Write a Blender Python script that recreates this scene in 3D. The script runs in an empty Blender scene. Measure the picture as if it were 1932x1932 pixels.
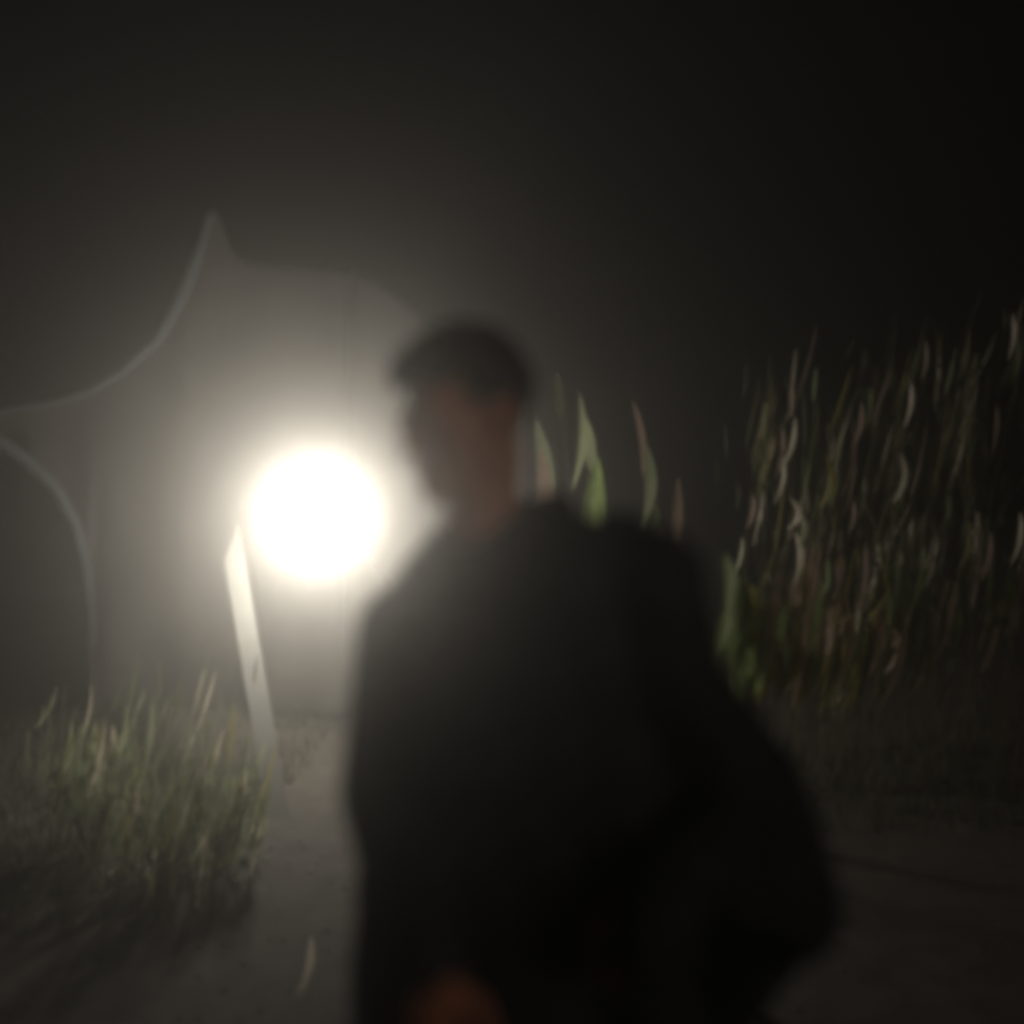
import bpy, bmesh, math, random
from mathutils import Vector, Matrix, Euler, noise
random.seed(7)
S = bpy.context.scene
C = S.collection
PI = math.pi
CAMZ = 1.45

# ------------------------------------------------------------------ camera
cd = bpy.data.cameras.new('camera'); cam = bpy.data.objects.new('camera', cd); C.objects.link(cam)
cam.location = (0, 0, CAMZ); cam.rotation_euler = (PI / 2, 0, 0)
cd.sensor_width = 36; cd.lens = 36; cd.clip_start = 0.05; cd.clip_end = 400
cd.dof.use_dof = True; cd.dof.focus_distance = 4.8; cd.dof.aperture_fstop = 0.54
S.camera = cam
# ------------------------------------------------------------------ world: night sky, the sun far under the horizon
W = bpy.data.worlds.new('World'); S.world = W; W.use_nodes = True; W.cycles.sampling_method = 'NONE'
nt = W.node_tree; nt.nodes.clear()
sky = nt.nodes.new('ShaderNodeTexSky'); sky.sky_type = 'NISHITA'; sky.sun_disc = False
sky.sun_elevation = math.radians(-4); sky.sun_rotation = math.radians(200); sky.dust_density = 4
bg = nt.nodes.new('ShaderNodeBackground'); bg.inputs[1].default_value = 0.05
wo = nt.nodes.new('ShaderNodeOutputWorld')
nt.links.new(sky.outputs[0], bg.inputs[0]); nt.links.new(bg.outputs[0], wo.inputs[0])
# faint warm fill added for the face, from over the photographer's right shoulder
sl = bpy.data.lights.new('face_fill', 'SUN'); sl.energy = 0.24; sl.angle = math.radians(12); sl.color = (1, .80, .62)
so = bpy.data.objects.new('face_fill', sl); C.objects.link(so)
so.rotation_euler = Vector((-.62, .74, -.27)).to_track_quat('-Z', 'Y').to_euler()
# ------------------------------------------------------------------ film
S.render.engine = 'CYCLES'
S.view_settings.view_transform = 'Standard'; S.view_settings.look = 'None'
S.view_settings.exposure = 0; S.view_settings.gamma = 1; S.view_settings.use_curve_mapping = False
S.cycles.use_denoising = True
S.cycles.max_bounces = 8; S.cycles.volume_bounces = 1
S.cycles.transparent_max_bounces = 16
S.cycles.filter_width = 7.0
S.cycles.sample_clamp_indirect = .5
LAMP_W = 184; HAZE = 0.052

def at(px, py, d):                       # a point seen at (px,py) of a 1932 px wide picture, d metres ahead
    return Vector(((px - 966) / 1932 * d, d, CAMZ - (py - 966) / 1932 * d))

# ------------------------------------------------------------------ materials
def mat(name, col, rough=.8, var=.25, scale=12, transl=0, bump=0, spec=.3, col2=None, detail=6, emis=None):
    m = bpy.data.materials.new(name); m.use_nodes = True
    n = m.node_tree; n.nodes.clear(); L = n.links.new
    out = n.nodes.new('ShaderNodeOutputMaterial')
    p = n.nodes.new('ShaderNodeBsdfPrincipled')
    p.inputs['Roughness'].default_value = rough; p.inputs['Specular IOR Level'].default_value = spec
    tc = n.nodes.new('ShaderNodeTexCoord')
    nz = n.nodes.new('ShaderNodeTexNoise'); nz.inputs['Scale'].default_value = scale; nz.inputs['Detail'].default_value = detail
    L(tc.outputs['Object'], nz.inputs['Vector'])
    cr = n.nodes.new('ShaderNodeValToRGB')
    c2 = col2 or tuple(c * (1 - var) for c in col)
    cr.color_ramp.elements[0].position = .32; cr.color_ramp.elements[1].position = .68
    cr.color_ramp.elements[0].color = (*c2, 1); cr.color_ramp.elements[1].color = (*[min(1, c * (1 + var)) for c in col], 1)
    L(nz.outputs[0], cr.inputs[0]); L(cr.outputs[0], p.inputs['Base Color'])
    if bump:
        b = n.nodes.new('ShaderNodeBump'); b.inputs['Strength'].default_value = bump; b.inputs['Distance'].default_value = .01
        L(nz.outputs[0], b.inputs['Height']); L(b.outputs[0], p.inputs['Normal'])
    sh = p
    if transl:
        t = n.nodes.new('ShaderNodeBsdfTranslucent'); L(cr.outputs[0], t.inputs[0])
        mx = n.nodes.new('ShaderNodeMixShader'); mx.inputs[0].default_value = transl
        L(p.outputs[0], mx.inputs[1]); L(t.outputs[0], mx.inputs[2]); sh = mx
    L(sh.outputs[0], out.inputs[0])
    return m
M = dict(
    soil=mat('soil', (.042, .037, .030), .95, .25, 9, bump=.6, detail=10),
    skin=mat('skin', (.52, .225, .135), .55, .12, 30),
    hair=mat('hair', (.014, .012, .012), .7, .4, 60),
    coat=mat('coat', (.016, .019, .026), .75, .3, 25, bump=.3),
    trousers=mat('trousers', (.010, .010, .012), .9, .3, 40, bump=.2),
    shoe=mat('shoe', (.02, .018, .016), .6),
    eye=mat('eye', (.5, .48, .45), .2, .05),
    iris=mat('iris', (.02, .012, .008), .2),
    tarp=mat('tarp', (.068, .064, .055), .8, .25, 1.6, transl=.2),
    hem=mat('hem', (.10, .11, .115), .8, .08, 6, transl=.2),
    rope=mat('rope', (.25, .24, .2), .9),
    steel=mat('steel', (.06, .06, .06), .4, .1),
    board=mat('board', (.11, .11, .098), .7, .12, 5, bump=.2),
    leafg=mat('leaf_green', (.15, .20, .07), .5, .3, 9, transl=.45),
    leafpale=mat('leaf_pale', (.34, .38, .22), .45, .2, 9, transl=.45),
    leafy=mat('leaf_yellow', (.28, .24, .06), .5, .25, 9, transl=.45),
    leafbr=mat('leaf_bright', (.27, .36, .12), .5, .25, 9, transl=.5),
    leafgrey=mat('leaf_grey_green', (.20, .225, .13), .6, .25, 9, transl=.4),
    grass=mat('grass', (.085, .085, .055), .7, .3, 9, transl=.3),
    leafb=mat('leaf_brown', (.28, .20, .15), .6, .25, 9, transl=.35),
    leafdry=mat('leaf_dry', (.62, .55, .42), .6, .2, 9, transl=.35),
    leafd=mat('leaf_dark', (.065, .075, .030), .6, .3, 9, transl=.35),
    stem=mat('stem', (.07, .06, .035), .8),
    pebble=mat('pebble', (.12, .11, .10), .9, .3, 9),
    stone=mat('stone', (.36, .36, .33), .8, .3, 20, bump=.5),
)

# ------------------------------------------------------------------ object helpers
def tag(o, label=None, cat=None, group=None, kind=None):
    for k, v in (('label', label), ('category', cat), ('group', group), ('kind', kind)):
        if v: o[k] = v
    return o
def empty(name, loc, label, cat, group=None):
    o = bpy.data.objects.new(name, None); C.objects.link(o); o.location = loc
    return tag(o, label, cat, group)
def mesh_obj(name, me, m, parent=None, loc=(0, 0, 0)):
    if m: me.materials.clear(); me.materials.append(m)
    o = bpy.data.objects.new(name, me); C.objects.link(o)
    if parent: o.parent = parent
    o.location = loc
    return o
def bm_obj(name, bm, m, parent=None, smooth=True, off=None):
    if off is not None: bmesh.ops.translate(bm, verts=bm.verts, vec=-Vector(off))
    me = bpy.data.meshes.new(name); bm.to_mesh(me); bm.free()
    if smooth:
        for p in me.polygons: p.use_smooth = True
    return mesh_obj(name, me, m, parent)
def evaluated(ob):                        # apply the modifiers, keep one mesh
    dg = bpy.context.evaluated_depsgraph_get()
    me = bpy.data.meshes.new_from_object(ob.evaluated_get(dg))
    old = ob.data; ob.modifiers.clear(); ob.data = me; bpy.data.meshes.remove(old)
    return ob

def capsule(bm, a, b, ra, rb, n=20, sq=(1, 1)):
    a, b = Vector(a), Vector(b); ax = (b - a); L = ax.length or 1e-4; ax.normalize()
    ref = Vector((0, 1, 0)) if abs(ax.y) < .9 else Vector((1, 0, 0))
    u = ref.cross(ax).normalized(); v = ax.cross(u)
    prof = [(-ra * math.cos(t), ra * math.sin(t)) for t in [i * PI / 2 / 6 for i in range(7)]]
    prof += [(L + rb * math.sin(t), rb * math.cos(t)) for t in [i * PI / 2 / 6 for i in range(7)]]
    rings = []
    for h, r in prof:
        if r < 1e-5: rings.append([bm.verts.new(a + ax * h)]); continue
        rings.append([bm.verts.new(a + ax * h + u * math.cos(2 * PI * k / n) * r * sq[0] + v * math.sin(2 * PI * k / n) * r * sq[1]) for k in range(n)])
    for r0, r1 in zip(rings, rings[1:]):
        for k in range(n):
            k2 = (k + 1) % n
            if len(r0) == 1: bm.faces.new((r0[0], r1[k], r1[k2]))
            elif len(r1) == 1: bm.faces.new((r0[k], r1[0], r0[k2]))
            else: bm.faces.new((r0[k], r1[k], r1[k2], r0[k2]))
def ball(bm, c, r, rot=None, sub=4):
    r = (r, r, r) if isinstance(r, (int, float)) else r
    mt = Matrix.Translation(c) @ (rot or Matrix.Identity(4)) @ Matrix.Diagonal((*r, 1))
    bmesh.ops.create_icosphere(bm, subdivisions=sub, radius=1, matrix=mt)
def remeshed(name, bm, m, vox, it, parent, off):
    bmesh.ops.recalc_face_normals(bm, faces=bm.faces)
    o = bm_obj(name, bm, m, parent, off=off)
    md = o.modifiers.new('r', 'REMESH'); md.mode = 'VOXEL'; md.voxel_size = vox; md.use_smooth_shade = True
    sm = o.modifiers.new('s', 'SMOOTH'); sm.factor = .5; sm.iterations = it
    bpy.context.view_layer.update()
    return evaluated(o)
def displace(me, f):
    ns = [v.normal.copy() for v in me.vertices]
    for v, nn in zip(me.vertices, ns):
        v.co += nn * f(v.co)
def tube(bm, pts, radii, n=8):
    rings = []
    for i, p in enumerate(pts):
        d = (pts[min(i + 1, len(pts) - 1)] - pts[max(i - 1, 0)]).normalized()
        ref = Vector((0, 1, 0)) if abs(d.y) < .9 else Vector((1, 0, 0))
        u = ref.cross(d).normalized(); v = d.cross(u)
        rings.append([bm.verts.new(p + (u * math.cos(2 * PI * k / n) + v * math.sin(2 * PI * k / n)) * radii[i]) for k in range(n)])
    for r0, r1 in zip(rings, rings[1:]):
        for k in range(n): bm.faces.new((r0[k], r0[(k + 1) % n], r1[(k + 1) % n], r1[k]))
    bm.faces.new(rings[0][::-1]); bm.faces.new(rings[-1])
def interp(tab, x):
    if x <= tab[0][0]: return tab[0][1]
    for (a, b), (c, d) in zip(tab, tab[1:]):
        if x <= c: return b + (d - b) * (x - a) / (c - a)
    return tab[-1][1]

# ================================================================== THE SETTING
def gz(x, y):                             # ground height
    z = .22 * math.exp(-(((x + 2.25) / .85) ** 2 + ((y - 6.45) / .40) ** 2))
    z += .55 * max(0, min(1, (x - 1.4) / 3)) * max(0, min(1, (y - 5.0) / 2.5))
    z += .015 * noise.noise(Vector((x * .8, y * .8, 0))) + .012 * noise.noise(Vector((x * 4, y * 4, 3)))
    return z
bm = bmesh.new()
def axis(lo, hi, n0, far):
    a = [lo + (hi - lo) * i / n0 for i in range(n0 + 1)]
    e = [2, 5, 12, 30, far]
    return [lo - t for t in e[::-1]] + a + [hi + t for t in e]
xs = axis(-6, 6, 150, 120); ys = axis(-1, 11, 150, 120)
g = [[bm.verts.new((x, y, gz(x, y))) for x in xs] for y in ys]
for j in range(len(ys) - 1):
    for i in range(len(xs) - 1): bm.faces.new((g[j][i], g[j][i + 1], g[j + 1][i + 1], g[j + 1][i]))
tag(bm_obj('ground', bm, M['soil']), kind='structure')

# pebbles and crumbs on the path
bm = bmesh.new()
for _ in range(1500):
    x, y = random.uniform(-3, 3.5), random.uniform(2.2, 7); r = random.uniform(.004, .012)
    mt = Matrix.Translation((x, y, gz(x, y) + r * .2)) @ Euler((0, 0, random.uniform(0, 6))).to_matrix().to_4x4() @ Matrix.Diagonal((r, r * .7, r * .5, 1))
    bmesh.ops.create_icosphere(bm, subdivisions=1, radius=1, matrix=mt)
tag(bm_obj('gravel', bm, M['pebble']), 'fine gravel scattered over the dark earth path', 'gravel', kind='stuff')

# ================================================================== THE LAMP
lp = at(608, 972, 6.0)
base = Vector((lp.x, lp.y, gz(lp.x, lp.y)))
lamp = empty('floodlight', base, 'glaring round white lamp on a steel boom stand behind the person', 'lamp')
bm = bmesh.new()
prof = [(.0, .0), (.055, .0), (.095, .035), (.12, .09), (.125, .10), (.118, .10), (.11, .085)]
rings = []
for r, h in prof: rings.append([bm.verts.new((math.cos(2 * PI * k / 32) * r, .12 - h, math.sin(2 * PI * k / 32) * r)) for k in range(32)])
for r0, r1 in zip(rings, rings[1:]):
    for k in range(32): bm.faces.new((r0[k], r0[(k + 1) % 32], r1[(k + 1) % 32], r1[k]))
bmesh.ops.remove_doubles(bm, verts=bm.verts, dist=.0005)
o = bm_obj('housing', bm, M['steel'], lamp); o.location = lp - base
em = bpy.data.materials.new('lamp_glass'); em.use_nodes = True
n = em.node_tree; n.nodes.clear(); e = n.nodes.new('ShaderNodeEmission'); e.inputs[0].default_value = (1, .95, .86, 1); e.inputs[1].default_value = 9; em.cycles.emission_sampling = 'NONE'
q = n.nodes.new('ShaderNodeOutputMaterial'); n.links.new(e.outputs[0], q.inputs[0])
bm = bmesh.new(); ball(bm, (0, 0, 0), (.115, .05, .115))
o = bm_obj('lens', bm, em, lamp); o.location = lp - base + Vector((0, .02, 0))
foot = at(800, 966, 6.0).x - lp.x; kz = at(0, 1170, 6.0).z - base.z
bm = bmesh.new(); tube(bm, [Vector((foot, .10, 0)), Vector((foot, .10, kz + .04))], [.016, .014])
bm_obj('stand', bm, M['steel'], lamp)
bm = bmesh.new(); tube(bm, [Vector((foot + .03, .10, kz - .02)), Vector((.04, .13, lp.z - base.z - .03)), Vector((0, .12, lp.z - base.z))], [.010, .009, .009])
bm_obj('boom_arm', bm, M['steel'], lamp)
for k in range(3):
    bm = bmesh.new(); a = k * 2 * PI / 3 + .4
    tube(bm, [Vector((foot, .10, .30)), Vector((foot + math.cos(a) * .25, .10 + math.sin(a) * .25, .0))], [.008, .007]); bm_obj('leg', bm, M['steel'], lamp)
ld = bpy.data.lights.new('lamp_light', 'POINT'); ld.energy = LAMP_W; ld.color = (1, .94, .84); ld.shadow_soft_size = .13
lo = bpy.data.objects.new('lamp_light', ld); C.objects.link(lo); lo.location = lp + Vector((0, -.16, 0))

# ================================================================== THE STRETCHED TARPAULIN
TD = 7.3
top = [(-90, 788), (0, 774), (100, 758), (170, 738), (230, 703), (300, 640), (345, 560), (378, 470), (394, 405), (404, 392), (414, 410), (424, 452), (445, 478), (500, 487), (655, 492), (720, 525), (800, 590), (990, 690)]
bot = [(-90, 795), (0, 828), (60, 868), (120, 925), (155, 990), (172, 1060), (180, 1150), (184, 1240), (190, 1352), (990, 1352)]
pxs = sorted(set([-90 + 1080 * i / 216 for i in range(217)] + [a for a, b in top] + [a for a, b in bot]))
def tarp_y(px, t):
    s = .10 * math.sin(px / 61 + t * 1.5) * t + .05 * math.sin(px / 23 + 2) * t + .25 * (1 - t) * max(0, min(1, (px - 350) / 300))
    s += -.10 * math.exp(-((px - 655) / 9) ** 2) * (1 - t * .6)
    return TD + s
bm = bmesh.new(); NV = 40; cols = []
tb = Vector((at(500, 966, TD).x, TD, 0)); tb.z = gz(tb.x, tb.y)
for px in pxs:
    y0, y1 = interp(top, px), interp(bot, px); col = []
    for j in range(NV + 1):
        t = j / NV; d = tarp_y(px, t); p = at(px, y0 + (y1 - y0) * t, TD); p.y = d
        col.append(bm.verts.new(p))
    cols.append(col)
for c0, c1 in zip(cols, cols[1:]):
    for j in range(NV): bm.faces.new((c0[j], c0[j + 1], c1[j + 1], c1[j]))
tarp = empty('tarpaulin_shelter', tb, 'pale sagging tarpaulin stretched to a peak behind the glaring lamp', 'tarpaulin')
o = bm_obj('sheet', bm, M['tarp'], tarp, off=tb)
md = o.modifiers.new('t', 'SOLIDIFY'); md.thickness = .004; evaluated(o)
bm = bmesh.new(); pts = []; rad = []
for i in range(41):
    px = -60 + 464 * i / 40; p = at(px, interp(top, px) + 4, TD); p.y = tarp_y(px, 0) - .03
    pts.append(p); rad.append(.018 + .035 * (i / 40) ** 2 * (1 if i < 38 else .5))
tube(bm, pts, rad, 10); bm_obj('hem', bm, M['hem'], tarp, off=tb)
edge = [(-60, 798), (0, 830), (60, 870), (120, 927), (155, 992), (174, 1062), (184, 1150), (188, 1240)]
bm = bmesh.new(); pts = []; rad = []
for k in range(len(edge) - 1):
    for f in (0, .25, .5, .75):
        a, b = edge[k][0] * (1 - f) + edge[k + 1][0] * f, edge[k][1] * (1 - f) + edge[k + 1][1] * f
        p = at(a + 6, b - 2, TD); p.y = TD - .16; pts.append(p); rad.append(.055 - .004 * k)
tube(bm, pts, rad, 10); bm_obj('hem', bm, M['hem'], tarp, off=tb)
for px, h in ((404, 404), (960, 690)):
    p = at(px, h, TD); bm = bmesh.new()
    tube(bm, [Vector((p.x, TD + .33, gz(p.x, TD) - .05)), Vector((p.x, TD + .33, p.z + .01))], [.022, .018]); bm_obj('pole', bm, M['stem'], tarp, off=tb)
p = at(-80, 790, TD); bm = bmesh.new(); tube(bm, [p, Vector((p.x - 2.2, TD + .2, .0))], [.006, .006]); bm_obj('guy_rope', bm, M['rope'], tarp, off=tb)

# ================================================================== THE LEANING BOARD
b0 = at(558, 1566, 4.7); b0.z = gz(b0.x, b0.y) - .10; b1 = at(450, 990, 6.4)
ax = (b1 - b0); L = ax.length; ax.normalize()
sd = Vector((-1, 0, 0)); sd = (sd - ax * sd.dot(ax)).normalized(); nrm = sd.cross(ax).normalized()
bm = bmesh.new(); Wd = .115
outline = [(0, -.0), (0, .10), (L * .80, Wd), (L * .87, Wd), (L, .0)]     # along the board, width
vs = []
for s in (.011, -.011):
    vs.append([bm.verts.new(b0 + ax * a + sd * w + nrm * s) for a, w in outline])
bm.faces.new(vs[0]); bm.faces.new(vs[1][::-1])
for k in range(len(outline)):
    k2 = (k + 1) % len(outline); bm.faces.new((vs[0][k], vs[1][k], vs[1][k2], vs[0][k2]))
bmesh.ops.recalc_face_normals(bm, faces=bm.faces)
o = bm_obj('leaning_board', bm, M['board'], smooth=False, off=b0); o.location = b0
tag(o, 'pale pointed board leaning up from the path beside the glaring lamp', 'board')

# ================================================================== PLANTS
def unit_leaf(name, bow, twist, fold=.25, shape=1.0):
    bm = bmesh.new(); N = 9; rows = []
    for i in range(N + 1):
        t = i / N; w = (math.sin(PI * min(1, t ** shape)) ** .8) * .5 + .03 * (1 - t); w = max(w, .004)
        x0 = bow * math.sin(PI * t) ; y0 = .12 * math.sin(PI * t * .9)
        a = twist * (t - .5); c, s = math.cos(a), math.sin(a)
        rows.append([bm.verts.new((x0 + k * w * c, y0 + k * w * s + abs(k) * w * fold, t)) for k in (-1, 0, 1)])
    for r0, r1 in zip(rows, rows[1:]):
        for k in (0, 1): bm.faces.new((r0[k], r0[k + 1], r1[k + 1], r1[k]))
    me = bpy.data.meshes.new(name); bm.to_mesh(me); bm.free()
    for p in me.polygons: p.use_smooth = True
    return me
LM = {}
def leaf_mesh(key, v):
    k = (key, v)
    if k not in LM:
        LM[k] = unit_leaf('leaf', (.0, .9, 1.5, -.6)[v], (.3, -.5, .8, .2)[v], shape=(1, 1.2, .9, 1.1)[v]); LM[k].materials.append(M[key])
    return LM[k]
def leaf_matrix(a, b, w, roll=0):
    z = b - a; L = z.length; z.normalize()
    x = z.cross(Vector((0, 1, 0))); x = -x if x.x < 0 else x
    x = x.normalized() if x.length > .05 else Vector((1, 0, 0))
    y = z.cross(x); R = Matrix.Rotation(roll, 3, z); x = R @ x; y = R @ y
    m = Matrix(((x.x * w, y.x * w, z.x * L), (x.y * w, y.y * w, z.y * L), (x.z * w, y.z * w, z.z * L))).to_4x4()
    return Matrix.Translation(a) @ m
def leaf(parent, a, b, w, key, v=0, roll=0):
    o = bpy.data.objects.new('leaf', leaf_mesh(key, v)); C.objects.link(o); o.parent = parent
    o.matrix_local = Matrix.Translation(-parent.location) @ leaf_matrix(a, b, w, roll)
    return o
def add_leaf_bm(vl, fl, a, b, w, v, roll):
    me = leaf_mesh('leafd', v); mt = leaf_matrix(a, b, w, roll); n0 = len(vl)
    vl.extend([mt @ q.co for q in me.vertices]); fl.extend([[n0 + i for i in p.vertices] for p in me.polygons])
def stem_curve(base, tip, bend, n=12):
    out = []
    for i in range(n + 1):
        t = i / n; p = base.lerp(tip, t); p = p + bend * math.sin(PI * t * .8) * .5; out.append(p)
    return out

# ---- tall cane shrubs to the right
KEYS = ['leafg', 'leafb', 'leafdry', 'leafdry', 'leafd', 'leafb', 'leafg', 'leafy', 'leafpale']
def cane(px, d, hpx, label, nstem=4, nleaf=32, nsmall=80, sx=.34):
    bx = at(px, 966, d).x; b = Vector((bx, d, gz(bx, d)))
    root = empty('cane_shrub', b, label, 'shrub', 'tall cane shrubs on the right bank')
    stems = []
    for k in range(nstem):
        sb = b + Vector((random.uniform(-.12, .12), random.uniform(-.12, .12), -.02))
        tz = CAMZ - (hpx + random.uniform(0, 160) - 966) / 1932 * d
        tp = Vector((b.x + random.uniform(-sx, sx), d + random.uniform(-.3, .3), tz))
        c = stem_curve(sb, tp, Vector((random.uniform(-.3, .4), random.uniform(-.2, .2), 0)))
        stems.append(c); bm = bmesh.new(); tube(bm, c, [.006 * (1 - i / 16) for i in range(len(c))], 6)
        bm_obj('stem', bm, M['stem'], root, off=b)
    def pick():
        c = random.choice(stems); i = random.uniform(2.5, len(c) - 1.01); return c[int(i)].lerp(c[int(i) + 1], i % 1)
    for k in range(nleaf):
        a = pick() + Vector((random.uniform(-.05, .05), random.uniform(-.05, .05), 0)); Ln = random.uniform(.26, .50)
        dr = Vector((random.uniform(.05, .42), random.uniform(-.3, .3), 1)).normalized()
        leaf(root, a, a + dr * Ln, random.uniform(.006, .012), random.choice(KEYS), random.choice((0, 1, 2)), random.uniform(-1.1, -.1))
    vl, fl = [], []
    for k in range(nsmall):
        a = pick() + Vector((random.gauss(0, .10), random.gauss(0, .12), random.gauss(0, .08))); Ln = random.uniform(.10, .26)
        dr = Vector((random.uniform(-.15, .5), random.uniform(-.5, .5), random.choice((1, 1, 1, -.8)))).normalized()
        add_leaf_bm(vl, fl, a - b, a - b + dr * Ln, random.uniform(.007, .014), random.choice((0, 1, 2)), random.uniform(-1.5, 1.5))
    me = bpy.data.meshes.new('foliage'); me.from_pydata(vl, [], fl)
    tag(mesh_obj('foliage', me, M['leafd'], root), kind='stuff')
    return root
canes = []
for px, d, h, lab in (
    (1440, 5.7, 700, 'tall thin-leaved cane shrub nearest the person, catching the lamp light'),
    (1530, 5.4, 680, 'cane shrub with the brightest dry blade, second from the person'),
    (1625, 5.9, 660, 'cane shrub with a short bright hanging blade in the middle of the right bank'),
    (1715, 5.3, 640, 'dark cane shrub with loosely spaced brown blades right of the middle of the bank'),
    (1800, 5.8, 600, 'cane shrub with dim green blades, second from the right edge'),
    (1890, 5.2, 520, 'tallest cane shrub, with a bright blade at the right edge of the view')):
    canes.append((px, d, cane(px, d, h, lab)))
# blades that read one by one: tip (upper) and base (lower) in the picture, width px, colour
BL = [((1500, 1002), (1496, 1108), 13, 'leafdry', 1), ((1500, 785), (1472, 890), 9, 'leafdry', 1), ((1476, 800), (1462, 905), 7, 'leafb', 1),
      ((1443, 755), (1440, 830), 6, 'leafg', 0), ((1496, 720), (1492, 790), 6, 'leafb', 0), ((1478, 860), (1462, 950), 8, 'leafdry', 1),
      ((1657, 1026), (1638, 1122), 7, 'leafdry', 1), ((1697, 850), (1684, 950), 10, 'leafdry', 2), ((1718, 715), (1705, 810), 7, 'leafdry', 1),
      ((1640, 728), (1630, 810), 7, 'leafg', 1), ((1625, 755), (1606, 850), 8, 'leafb', 1), ((1655, 745), (1648, 820), 6, 'leafd', 1),
      ((1823, 755), (1806, 850), 6, 'leafg', 1), ((1880, 760), (1868, 870), 6, 'leafb', 1), ((1910, 590), (1902, 680), 7, 'leafdry', 1),
      ((1920, 640), (1908, 720), 5, 'leafg', 1), ((1925, 965), (1908, 1065), 8, 'leafdry', 1), ((1842, 960), (1832, 1060), 6, 'leafdry', 1),
      ((1828, 980), (1806, 1090), 9, 'leafy', 1), ((1868, 1000), (1850, 1100), 8, 'leafb', 1), ((1790, 930), (1776, 1000), 6, 'leafg', 1),
      ((1488, 935), (1486, 1000), 12, 'leafdry', 2), ((1512, 965), (1505, 1040), 8, 'leafpale', 1), ((1552, 850), (1545, 960), 13, 'leafy', 2),
      ((1575, 870), (1560, 960), 9, 'leafg', 1), ((1540, 690), (1533, 760), 6, 'leafg', 0), ((1585, 1000), (1572, 1080), 6, 'leafb', 1),
      ((1560, 1050), (1546, 1150), 9, 'leafg', 1), ((1610, 940), (1600, 1010), 6, 'leafb', 1), ((1745, 640), (1738, 720), 6, 'leafb', 1),
      ((1770, 1060), (1755, 1150), 8, 'leafd', 1), ((1420, 930), (1408, 1000), 7, 'leafb', 1), ((1400, 1010), (1382, 1090), 7, 'leafpale', 1)]
for tip, bs, w, key, v in BL:
    px, d, root = min(canes, key=lambda c: abs(c[0] - tip[0])); dd = d - random.uniform(.0, .5)
    leaf(root, at(*bs, dd), at(*tip, dd - .05), w * 1.15 / 1932 * dd, key, v, random.uniform(-.95, -.6))

# ---- the low skirt of broad blades at the foot of the bank, and the broad-leaved shoots behind the shoulder
def broad(name, base_px, d, lst, label, cat, extra=0, rng=None, ks=None, wr=(7, 13), lr=(110, 190)):
    bx = at(base_px, 966, d).x; b = Vector((bx, d, gz(bx, d))); root = empty(name, b, label, cat)
    for tip, bs, w, key, v in lst:
        dd = d + random.uniform(-.12, .12); A, T = at(*bs, dd), at(*tip, dd - .04)
        leaf(root, A, T, w / 1932 * dd, key, v, random.uniform(-.2, .2))
        c = stem_curve(Vector((b.x + (A.x - b.x) * .3, d, b.z - .02)), A, Vector((.04, 0, 0)), 8); bm = bmesh.new()
        tube(bm, c, [.006 - i * .0004 for i in range(9)], 6); bm_obj('stem', bm, M['stem'], root, off=b)
    for k in range(extra):
        x0, y0, x1, y1 = rng; px, py = random.uniform(x0, x1), random.uniform(y0, y1); L_ = random.uniform(*lr); dd = d + random.uniform(-.25, .25)
        A = at(px, py + L_ / 2, dd); A.z = max(A.z, b.z + .01)
        leaf(root, A, at(px + L_ * random.uniform(.08, .28), py - L_ / 2, dd), random.uniform(*wr) / 1932 * dd, random.choice(ks), random.choice((0, 1, 1, 2)), random.uniform(-.9, .9))
    return root
broad('leafy_shoot', 1120, 4.6, [((1010, 788), (992, 1060), 34, 'leafgrey', 1), ((1093, 740), (1078, 930), 16, 'leafpale', 1), ((1104, 784), (1118, 900), 24, 'leafpale', 0), ((1128, 860), (1112, 1080), 42, 'leafbr', 0),
      ((1050, 700), (1060, 800), 20, 'leafd', 0), ((1020, 840), (1040, 1040), 30, 'leafb', 0)],
      'bright green pointed shoots rising between the head and the far shoulder', 'plant')
broad('leafy_shoot', 1215, 4.7, [((1192, 752), (1212, 905), 12, 'leafb', 1), ((1215, 830), (1206, 1010), 22, 'leafgrey', 1), ((1235, 940), (1245, 1090), 26, 'leafd', 0), ((1280, 900), (1275, 1050), 20, 'leafb', 0)],
      'slim reddish-tipped shoot standing over the far end of the shoulder', 'plant')
bl = []
for k in range(26):
    t = random.random(); x = 1335 + 95 * t + random.uniform(-25, 55); y = 1130 + 170 * t + random.uniform(-40, 30); Lk = random.uniform(110, 190)
    bl.append(((x + Lk * random.uniform(.0, .25), y - Lk / 2), (x, y + Lk / 2), random.uniform(16, 34), random.choice(['leafbr', 'leafbr', 'leafg', 'leafpale', 'leafy'] if t < .7 else ['leafy', 'leafg', 'leafb']), random.choice((0, 1))))
broad('broad_leaf_plant', 1400, 3.0, bl, 'bright green leaves spilling out behind the elbow side of the coat', 'plant', 24, (1420, 1140, 1530, 1300), ['leafg', 'leafy', 'leafb', 'leafb', 'leafd'], (8, 16))
broad('low_blade_shrub', 1600, 5.3, [((1640, 1170), (1618, 1290), 24, 'leafy', 1), ((1683, 1180), (1668, 1275), 22, 'leafdry', 1), ((1570, 1110), (1556, 1200), 18, 'leafb', 1), ((1700, 1175), (1690, 1270), 12, 'leafb', 1)],
      'low brownish blades along the foot of the right bank', 'plant', 85, (1480, 1080, 1690, 1290), ['leafb', 'leafb', 'leafg', 'leafd', 'leafy', 'leafdry'], (8, 18))
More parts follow.
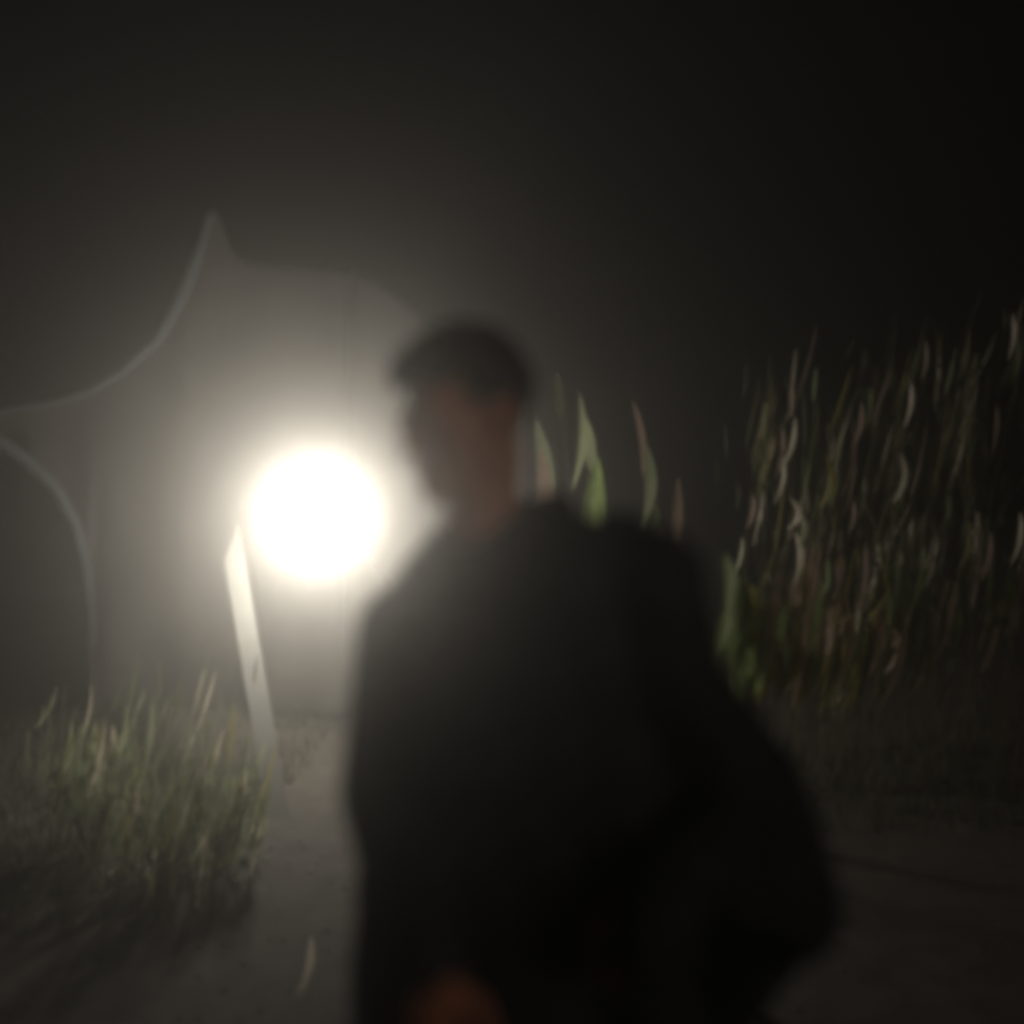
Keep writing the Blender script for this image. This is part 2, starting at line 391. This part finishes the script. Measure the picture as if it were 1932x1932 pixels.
broad('low_blade_shrub', 1790, 5.4, [((1742, 1185), (1728, 1270), 9, 'leafd', 1), ((1778, 1090), (1760, 1180), 9, 'leafb', 1)],
      'sparse dark blades below the tallest cane at far right', 'plant', 26, (1700, 1080, 1900, 1230), ['leafd', 'leafd', 'leafb', 'leafg'], (6, 12))

# ---- the low shrubs at lower left
GL = [((178, 1365), (150, 1480), 9, 'leafpale', 1), ((212, 1365), (190, 1460), 10, 'leafdry', 1), ((240, 1330), (212, 1450), 8, 'leafpale', 1), ((132, 1370), (112, 1470), 7, 'leafg', 1),
      ((290, 1620), (262, 1725), 9, 'leafpale', 1), ((372, 1690), (350, 1760), 7, 'leafdry', 1), ((262, 1480), (238, 1580), 8, 'leafdry', 1)]
def low_shrub(px, d, x0, x1, y0, y1, label, n, spec=()):
    bx = at(px, 966, d).x; b = Vector((bx, d, gz(bx, d))); root = empty('low_shrub', b, label, 'shrub', 'low leafy shrubs at lower left')
    for tip, bs, w, key, v in spec:
        leaf(root, at(*bs, d - .2), at(*tip, d - .2), w / 1932 * d, key, v, .1)
    for k in range(n):
        px_, py_ = random.gauss((x0 + x1) / 2, (x1 - x0) / 2.6), random.gauss((y0 + y1) / 2, (y1 - y0) / 2.4); px_ = min(px_, 472); L_ = random.uniform(90, 180); dd = d + random.uniform(-.2, .2)
        A = at(px_, py_ + L_ / 2, dd); A.z = max(A.z, b.z)
        leaf(root, A, at(px_ + L_ * random.uniform(.12, .36), py_ - L_ / 2, dd), random.uniform(4, 9) / 1932 * d, random.choice(['leafgrey', 'leafpale', 'leafgrey', 'leafy', 'leafg', 'leafdry']), random.choice((0, 1, 1)), random.uniform(-1, 1))
    for k in range(6):
        T = at(random.uniform(x0, x1), random.uniform(y0, y1), d); bm = bmesh.new()
        tube(bm, stem_curve(Vector((b.x, b.y, b.z - .02)), T, Vector((.03, 0, 0)), 6), [.007 - i * .0006 for i in range(7)], 6); bm_obj('stem', bm, M['stem'], root, off=b)
    vl, fl = [], []
    for k in range(300):
        px_, py_ = random.gauss((x0 + x1) / 2, (x1 - x0) / 2.4), random.gauss((y0 + y1) / 2 + 20, (y1 - y0) / 2); px_ = min(px_, 478); L_ = random.uniform(40, 100); dd = d + random.uniform(-.2, .4)
        A = at(px_, py_ + L_ / 2, dd); A.z = max(A.z, b.z); T = at(px_ + L_ * random.uniform(.0, .45), py_ - L_ / 2, dd + random.uniform(-.1, .1))
        if T.z < A.z + .03: T.z = A.z + .05
        add_leaf_bm(vl, fl, A - b, T - b, random.uniform(3, 7) / 1932 * d, random.choice((0, 1, 2)), random.uniform(-1.5, 1.5))
    me = bpy.data.meshes.new('foliage'); me.from_pydata(vl, [], fl); tag(mesh_obj('foliage', me, M['leafgrey'], root), kind='stuff')
low_shrub(430, 4.15, 345, 474, 1450, 1610, 'rounded yellow-green shrub at the foot of the leaning board', 44)
low_shrub(300, 3.95, 210, 365, 1420, 1640, 'grey-green shrub with hanging blades, middle of the three at lower left', 46, GL[4:])
low_shrub(170, 4.3, 95, 230, 1400, 1530, 'sparse shrub with pale upright blades, leftmost of the three', 26, GL[:4])

# short grass round the shrubs
vl, fl = [], []
for k in range(9000):
    x = random.gauss(-2.1, .8); y = random.gauss(5.2, 1.1)
    if random.random() < .45: x = random.gauss(2.2, 1.0); y = random.gauss(5.6, .7)
    if x > 1.0 and y < 4.6 or (y < 3.5) or (-1.15 < x < 1.0): continue
    z = gz(x, y); Ln = random.uniform(.04, .13)
    a = Vector((x, y, z - .005)); bb = a + Vector((random.uniform(-.4, .4), random.uniform(-.4, .4), 1)).normalized() * Ln
    s = Vector((.004, random.uniform(-.003, .003), 0)); n0 = len(vl)
    mid = a.lerp(bb, .5) + Vector((.006, 0, .004)); vl += [a - s, a + s, mid + s * .7, mid - s * .7, bb]
    fl += [[n0, n0 + 1, n0 + 2, n0 + 3], [n0 + 3, n0 + 2, n0 + 4]]
me = bpy.data.meshes.new('grass'); me.from_pydata(vl, [], fl)
tag(mesh_obj('grass', me, M['grass']), 'short dark grass tufts at both sides of the path', 'grass', kind='stuff')

# fallen dry blade and a pale stone near the photographer
a, t = at(560, 1852, 3.05), at(588, 1768, 3.45)
a.z = gz(a.x, a.y) + .012; t.z = gz(t.x, t.y) + .03
fr = empty('fallen_blade', a, 'pinkish dry blade lying on the path left of the person', 'leaf'); leaf(fr, a, t, .03, 'leafdry', 1, PI / 2 + .2)
bm = bmesh.new(); ball(bm, (0, 0, 0), (.055, .05, .05), sub=4)
for v in bm.verts: v.co *= 1 + .25 * noise.noise(v.co * 22)
sp = at(1352, 1925, 2.95); sp.z = gz(sp.x, sp.y) + .03
o = bm_obj('stone', bm, M['stone']); o.location = sp; tag(o, 'pale rounded stone on the ground at the bottom edge by the coat', 'stone')

# ================================================================== THE PERSON
PD = 1.56
def PP(px, py, dy=0): return at(px, py, PD + dy)
def P(px, py, dy=0):                      # on the person's own plane, dy metres further away
    v = at(px, py, PD); v.y += dy; return v
pb = Vector((.03, PD, gz(.03, PD)))
person = empty('person', pb, 'backlit person with short dark hair in a loose dark hooded coat, face turned left', 'person')
HEAD = P(876, 790, .02)
HR = Matrix.Translation(HEAD) @ Euler((0, 0, 0)).to_matrix().to_4x4() @ Matrix.Rotation(math.radians(-52), 4, 'Z') @ Matrix.Rotation(math.radians(12), 4, 'X') @ Matrix.Rotation(math.radians(-4), 4, 'Y') @ Matrix.Scale(1.02, 4)
def H(x, y, z): return HR @ Vector((x, y, z))      # head frame: face looks along -y
R3 = HR.to_3x3().to_4x4()
bm = bmesh.new()
ball(bm, H(0, .012, .035), (.075, .094, .088), R3)
ball(bm, H(0, -.030, -.01), (.066, .068, .086), R3)
ball(bm, H(0, -.040, -.060), (.050, .052, .052), R3)
ball(bm, H(0, -.076, -.098), (.023, .022, .018), R3)                # chin
capsule(bm, H(-.052, .0, -.045), H(-.018, -.066, -.094), .022, .017); capsule(bm, H(.052, .0, -.045), H(.018, -.066, -.094), .022, .017)
capsule(bm, H(-.034, -.078, .020), H(.034, -.078, .020), .017, .017)     # brow
capsule(bm, H(0, -.086, .012), H(0, -.112, -.028), .009, .013)           # nose
ball(bm, H(-.014, -.098, -.032), (.010, .011, .009), R3); ball(bm, H(.014, -.098, -.032), (.010, .011, .009), R3)
ball(bm, H(-.040, -.066, -.020), (.022, .020, .018), R3); ball(bm, H(.040, -.066, -.020), (.022, .020, .018), R3)
capsule(bm, H(-.018, -.088, -.060), H(.018, -.088, -.060), .0075, .0075); capsule(bm, H(-.014, -.087, -.073), H(.014, -.087, -.073), .009, .009)
for s in (-1, 1):                                                          # ears
    ball(bm, H(s * .079, .012, -.006), (.010, .019, .032), R3); ball(bm, H(s * .083, .020, .008), (.008, .016, .020), R3)
neck = P(905, 1000, .03)
capsule(bm, H(0, .03, -.045), neck, .053, .060)
SL, SR = P(745, 1205, .10), P(1205, 1110, .0)
chest = P(975, 1190, .05); waist = P(1010, 1480, .05); hip = P(1010, 1700, .05)
capsule(bm, neck, chest, .058, .10); capsule(bm, SL, chest, .045, .10); capsule(bm, SR, chest, .042, .10)
capsule(bm, chest, waist, .115, .110); capsule(bm, waist, hip, .115, .13)
EL, WL = P(715, 1530, .04), PP(815, 1815, -.26)
ER, WR = P(1420, 1500, -.06), PP(1268, 1690, -.22)
capsule(bm, SL, EL, .048, .038); capsule(bm, EL, WL, .040, .027); capsule(bm, SR, ER, .040, .038); capsule(bm, ER, WR, .040, .026)
KL, KR = Vector((-.13, PD + .04, .50)), Vector((.20, PD + .0, .50)); AL, AR = Vector((-.14, PD + .08, .10)), Vector((.22, PD + .06, .10))
capsule(bm, hip + Vector((-.10, 0, -.03)), KL, .088, .058); capsule(bm, hip + Vector((.10, 0, -.03)), KR, .09, .058)
capsule(bm, KL, AL, .056, .038); capsule(bm, KR, AR, .056, .038)
def hand(W_, dirv, palmn, mirror):                                        # palm, four bent fingers, thumb from the palm's side
    d_ = Vector(dirv).normalized(); nn = Vector(palmn); nn = (nn - d_ * nn.dot(d_)).normalized(); sd_ = d_.cross(nn) * mirror
    for k in (-1.2, -.4, .4, 1.2): capsule(bm, W_ + sd_ * k * .010, W_ + d_ * .085 + sd_ * k * .019, .016, .012, 12)
    for k, L_ in zip((-1.5, -.5, .5, 1.5), (.066, .080, .084, .074)):
        a = W_ + d_ * .088 + sd_ * k * .0185; c1 = (d_ + nn * .35).normalized(); c2 = (d_ + nn * .95).normalized(); c3 = (d_ * .6 + nn).normalized()
        b_ = a + c1 * L_ * .5; c_ = b_ + c2 * L_ * .3; e_ = c_ + c3 * L_ * .22
        capsule(bm, a, b_, .0092, .0086, 10); capsule(bm, b_, c_, .0086, .0080, 10); capsule(bm, c_, e_, .0080, .0070, 10)
    a = W_ + d_ * .025 + sd_ * .020; b_ = a + (d_ * .5 + sd_ * .75 + nn * .3).normalized() * .045; c_ = b_ + (d_ * .9 + sd_ * .25 + nn * .3).normalized() * .032; e_ = c_ + (d_ + nn * .3).normalized() * .025
    capsule(bm, a, b_, .015, .012, 10); capsule(bm, b_, c_, .0115, .010, 10); capsule(bm, c_, e_, .010, .008, 10)
hand(WL, (.04, -.05, -1), (.5, .9, 0), 1)
hand(WR, (-.42, .0, -.85), (-.3, .9, 0), -1)
body = remeshed('body', bm, M['skin'], .0042, 5, person, pb)
# eyes
for s in (-1, 1):
    bm = bmesh.new(); ball(bm, H(s * .031, -.084, .000), .0115, sub=3); e = bm_obj('eye', bm, M['eye'], person, off=pb)
    bm = bmesh.new(); ball(bm, H(s * .032, -.0925, -.001), .0055, sub=2); bm_obj('iris', bm, M['iris'], e, off=pb)
# hair: a cropped curly cap, hairline cut out round the face and ears
bm = bmesh.new(); bmesh.ops.create_icosphere(bm, subdivisions=6, radius=1)
for v in bm.verts: v.co = Vector((v.co.x * .090, v.co.y * .108 + .016, v.co.z * .101 + .048))
kill = []
for v in bm.verts:
    x, y, z = v.co
    front = y < -.038 and z < .066 + .02 * noise.noise(Vector((x * 60, 0, 5)))
    side = z < (.018 if y < .0 else (.018 - (y - .0) * 1.0)) and y < .05
    if front or side or z < -.055: kill.append(v)
bmesh.ops.delete(bm, geom=kill, context='VERTS')
for v in bm.verts:
    c = v.co; dd = (c - Vector((0, .01, .03))).normalized()
    f = .006 * noise.noise(c * 38) + .0055 * noise.noise(c * 95 + Vector((3, 1, 2)))
    f += .016 * math.exp(-(((c.x - -.03) / .05) ** 2 + ((c.y + .06) / .05) ** 2 + ((c.z - .085) / .04) ** 2))    # forelock
    v.co = HR @ (c + dd * f)
hr = bm_obj('hair', bm, M['hair'], person, off=pb); md = hr.modifiers.new('s', 'SOLIDIFY'); md.thickness = .012; md.offset = -1; evaluated(hr)

# coat: one continuous garment, sleeves and skirt, with folds
bm = bmesh.new()
capsule(bm, P(890, 1010, .06), P(985, 1010, .05), .045, .045)                         # collar root
capsule(bm, P(850, 1050, .07), P(770, 1165, .08), .050, .055); capsule(bm, P(770, 1180, .08), SL, .062, .062)
capsule(bm, P(1000, 1065, .05), P(1150, 1090, 0), .066, .072); capsule(bm, P(1150, 1090, 0), P(1232, 1085, -.03), .078, .078)
capsule(bm, P(890, 1125, .06), P(1060, 1120, .02), .115, .135)
capsule(bm, P(870, 1270, .07), P(1120, 1240, .04), .150, .15); capsule(bm, P(860, 1450, .07), P(1150, 1430, .04), .15, .16)
capsule(bm, P(865, 1600, .06), P(1180, 1600, .03), .150, .165); capsule(bm, P(880, 1720, .06), P(1200, 1700, .03), .135, .15)
capsule(bm, P(742, 1215, .10), P(722, 1500, .04), .074, .072); capsule(bm, P(722, 1500, .04), P(765, 1660, -.05), .072, .055); capsule(bm, EL, PP(815, 1805, -.24), .066, .050)
capsule(bm, P(800, 1500, .06), P(790, 1950, .05), .10, .118); capsule(bm, P(1000, 1600, .05), P(1000, 2050, .06), .15, .17); capsule(bm, P(1180, 1600, .05), P(1240, 2020, .05), .15, .14)
capsule(bm, P(790, 1950, .05), P(800, 2060, .05), .118, .12); capsule(bm, P(1330, 1700, .0), P(1290, 1960, .04), .09, .09); capsule(bm, P(1430, 1740, -.04), P(1330, 1880, .0), .070, .080)
capsule(bm, P(1225, 1095, -.03), P(1262, 1280, -.05), .080, .076); capsule(bm, P(1262, 1280, -.05), P(1390, 1480, -.06), .076, .085); capsule(bm, P(1390, 1490, -.06), WR + Vector((.03, .03, .03)), .075, .050); capsule(bm, P(1390, 1470, -.06), P(1480, 1690, -.08), .088, .062)
capsule(bm, P(1470, 1690, -.08), PP(1290, 1640, -.20), .062, .064); capsule(bm, PP(1290, 1640, -.20), PP(1228, 1772, -.235), .064, .054); capsule(bm, P(1200, 1250, 0), P(1320, 1600, 0), .10, .11)
capsule(bm, P(1330, 1600, 0), P(1400, 1720, 0), .11, .085)
coat = remeshed('coat', bm, M['coat'], .008, 14, person, pb)
def folds(c):
    w = c + pb
    f = .010 * noise.noise(Vector((w.x * 7, w.y * 7, w.z * 3.0))) + .006 * noise.noise(Vector((w.x * 22 + w.z * 8, w.y * 18, w.z * 7)))
    f += .004 * noise.noise(Vector((w.x * 9, w.y * 9, w.z * 40))) * max(0, min(1, (1.15 - w.z) * 4))
    return f
displace(coat.data, folds)
# open collar and a hood bunched on the shoulder
bm = bmesh.new(); pts = []; rad = []
for i in range(25):
    t = -.25 + 1.5 * i / 24 * 1.0; a = PI * t
    pts.append(P(925, 1000, .05) + Vector((math.cos(a) * .075, math.sin(a) * .07, .020 * math.sin(a) - .01))); rad.append(.020)
tube(bm, pts, rad, 10); bm_obj('collar', bm, M['coat'], person, off=pb)
bm = bmesh.new()
capsule(bm, P(1010, 990, .10), P(1045, 982, .06), .036, .044); capsule(bm, P(1045, 1050, .06), P(1170, 1080, .02), .052, .060)
capsule(bm, P(1172, 1030, .02), P(1232, 1055, -.01), .055, .055); capsule(bm, P(960, 1030, .12), P(1080, 1050, .12), .05, .07)
hood = remeshed('hood', bm, M['coat'], .007, 10, person, pb)
displace(hood.data, lambda c: .014 * noise.noise(c * 13) + .005 * noise.noise(c * 40))
# trousers and shoes
bm = bmesh.new(); hl = hip + Vector((-.115, 0, -.02)); h2 = hip + Vector((.12, 0, -.02))
capsule(bm, hl, KL, .122, .080); capsule(bm, h2, KR, .125, .082); capsule(bm, hl, h2, .13, .13)
capsule(bm, KL, AL, .080, .062); capsule(bm, KR, AR, .080, .062)
tr = remeshed('trousers', bm, M['trousers'], .009, 8, person, pb)
displace(tr.data, lambda c: .008 * noise.noise(Vector((c.x * 12, c.y * 12, c.z * 22))))
for A_ in (AL, AR):
    g0 = gz(A_.x, A_.y)
    bm = bmesh.new(); capsule(bm, Vector((A_.x, A_.y + .03, g0 + .045)), Vector((A_.x - .02, A_.y - .17, g0 + .036)), .046, .036); capsule(bm, Vector((A_.x, A_.y, g0 + .05)), Vector((A_.x, A_.y, .12)), .045, .05)
    remeshed('shoe', bm, M['shoe'], .008, 5, person, pb)

# ================================================================== HAZE
bm = bmesh.new(); bmesh.ops.create_cube(bm, size=1, matrix=Matrix.Translation((0, 6, 4.4)) @ Matrix.Diagonal((30, 26, 11, 1)))
hz = bpy.data.materials.new('haze'); hz.use_nodes = True; n = hz.node_tree; n.nodes.clear()
v = n.nodes.new('ShaderNodeVolumePrincipled'); v.inputs['Color'].default_value = (.93, .90, .85, 1); v.inputs['Density'].default_value = HAZE; v.inputs['Anisotropy'].default_value = .90
q = n.nodes.new('ShaderNodeOutputMaterial'); n.links.new(v.outputs[0], q.inputs['Volume'])
tag(bm_obj('haze', bm, hz, smooth=False), 'thin night mist glowing round the lamp', 'haze', kind='stuff')
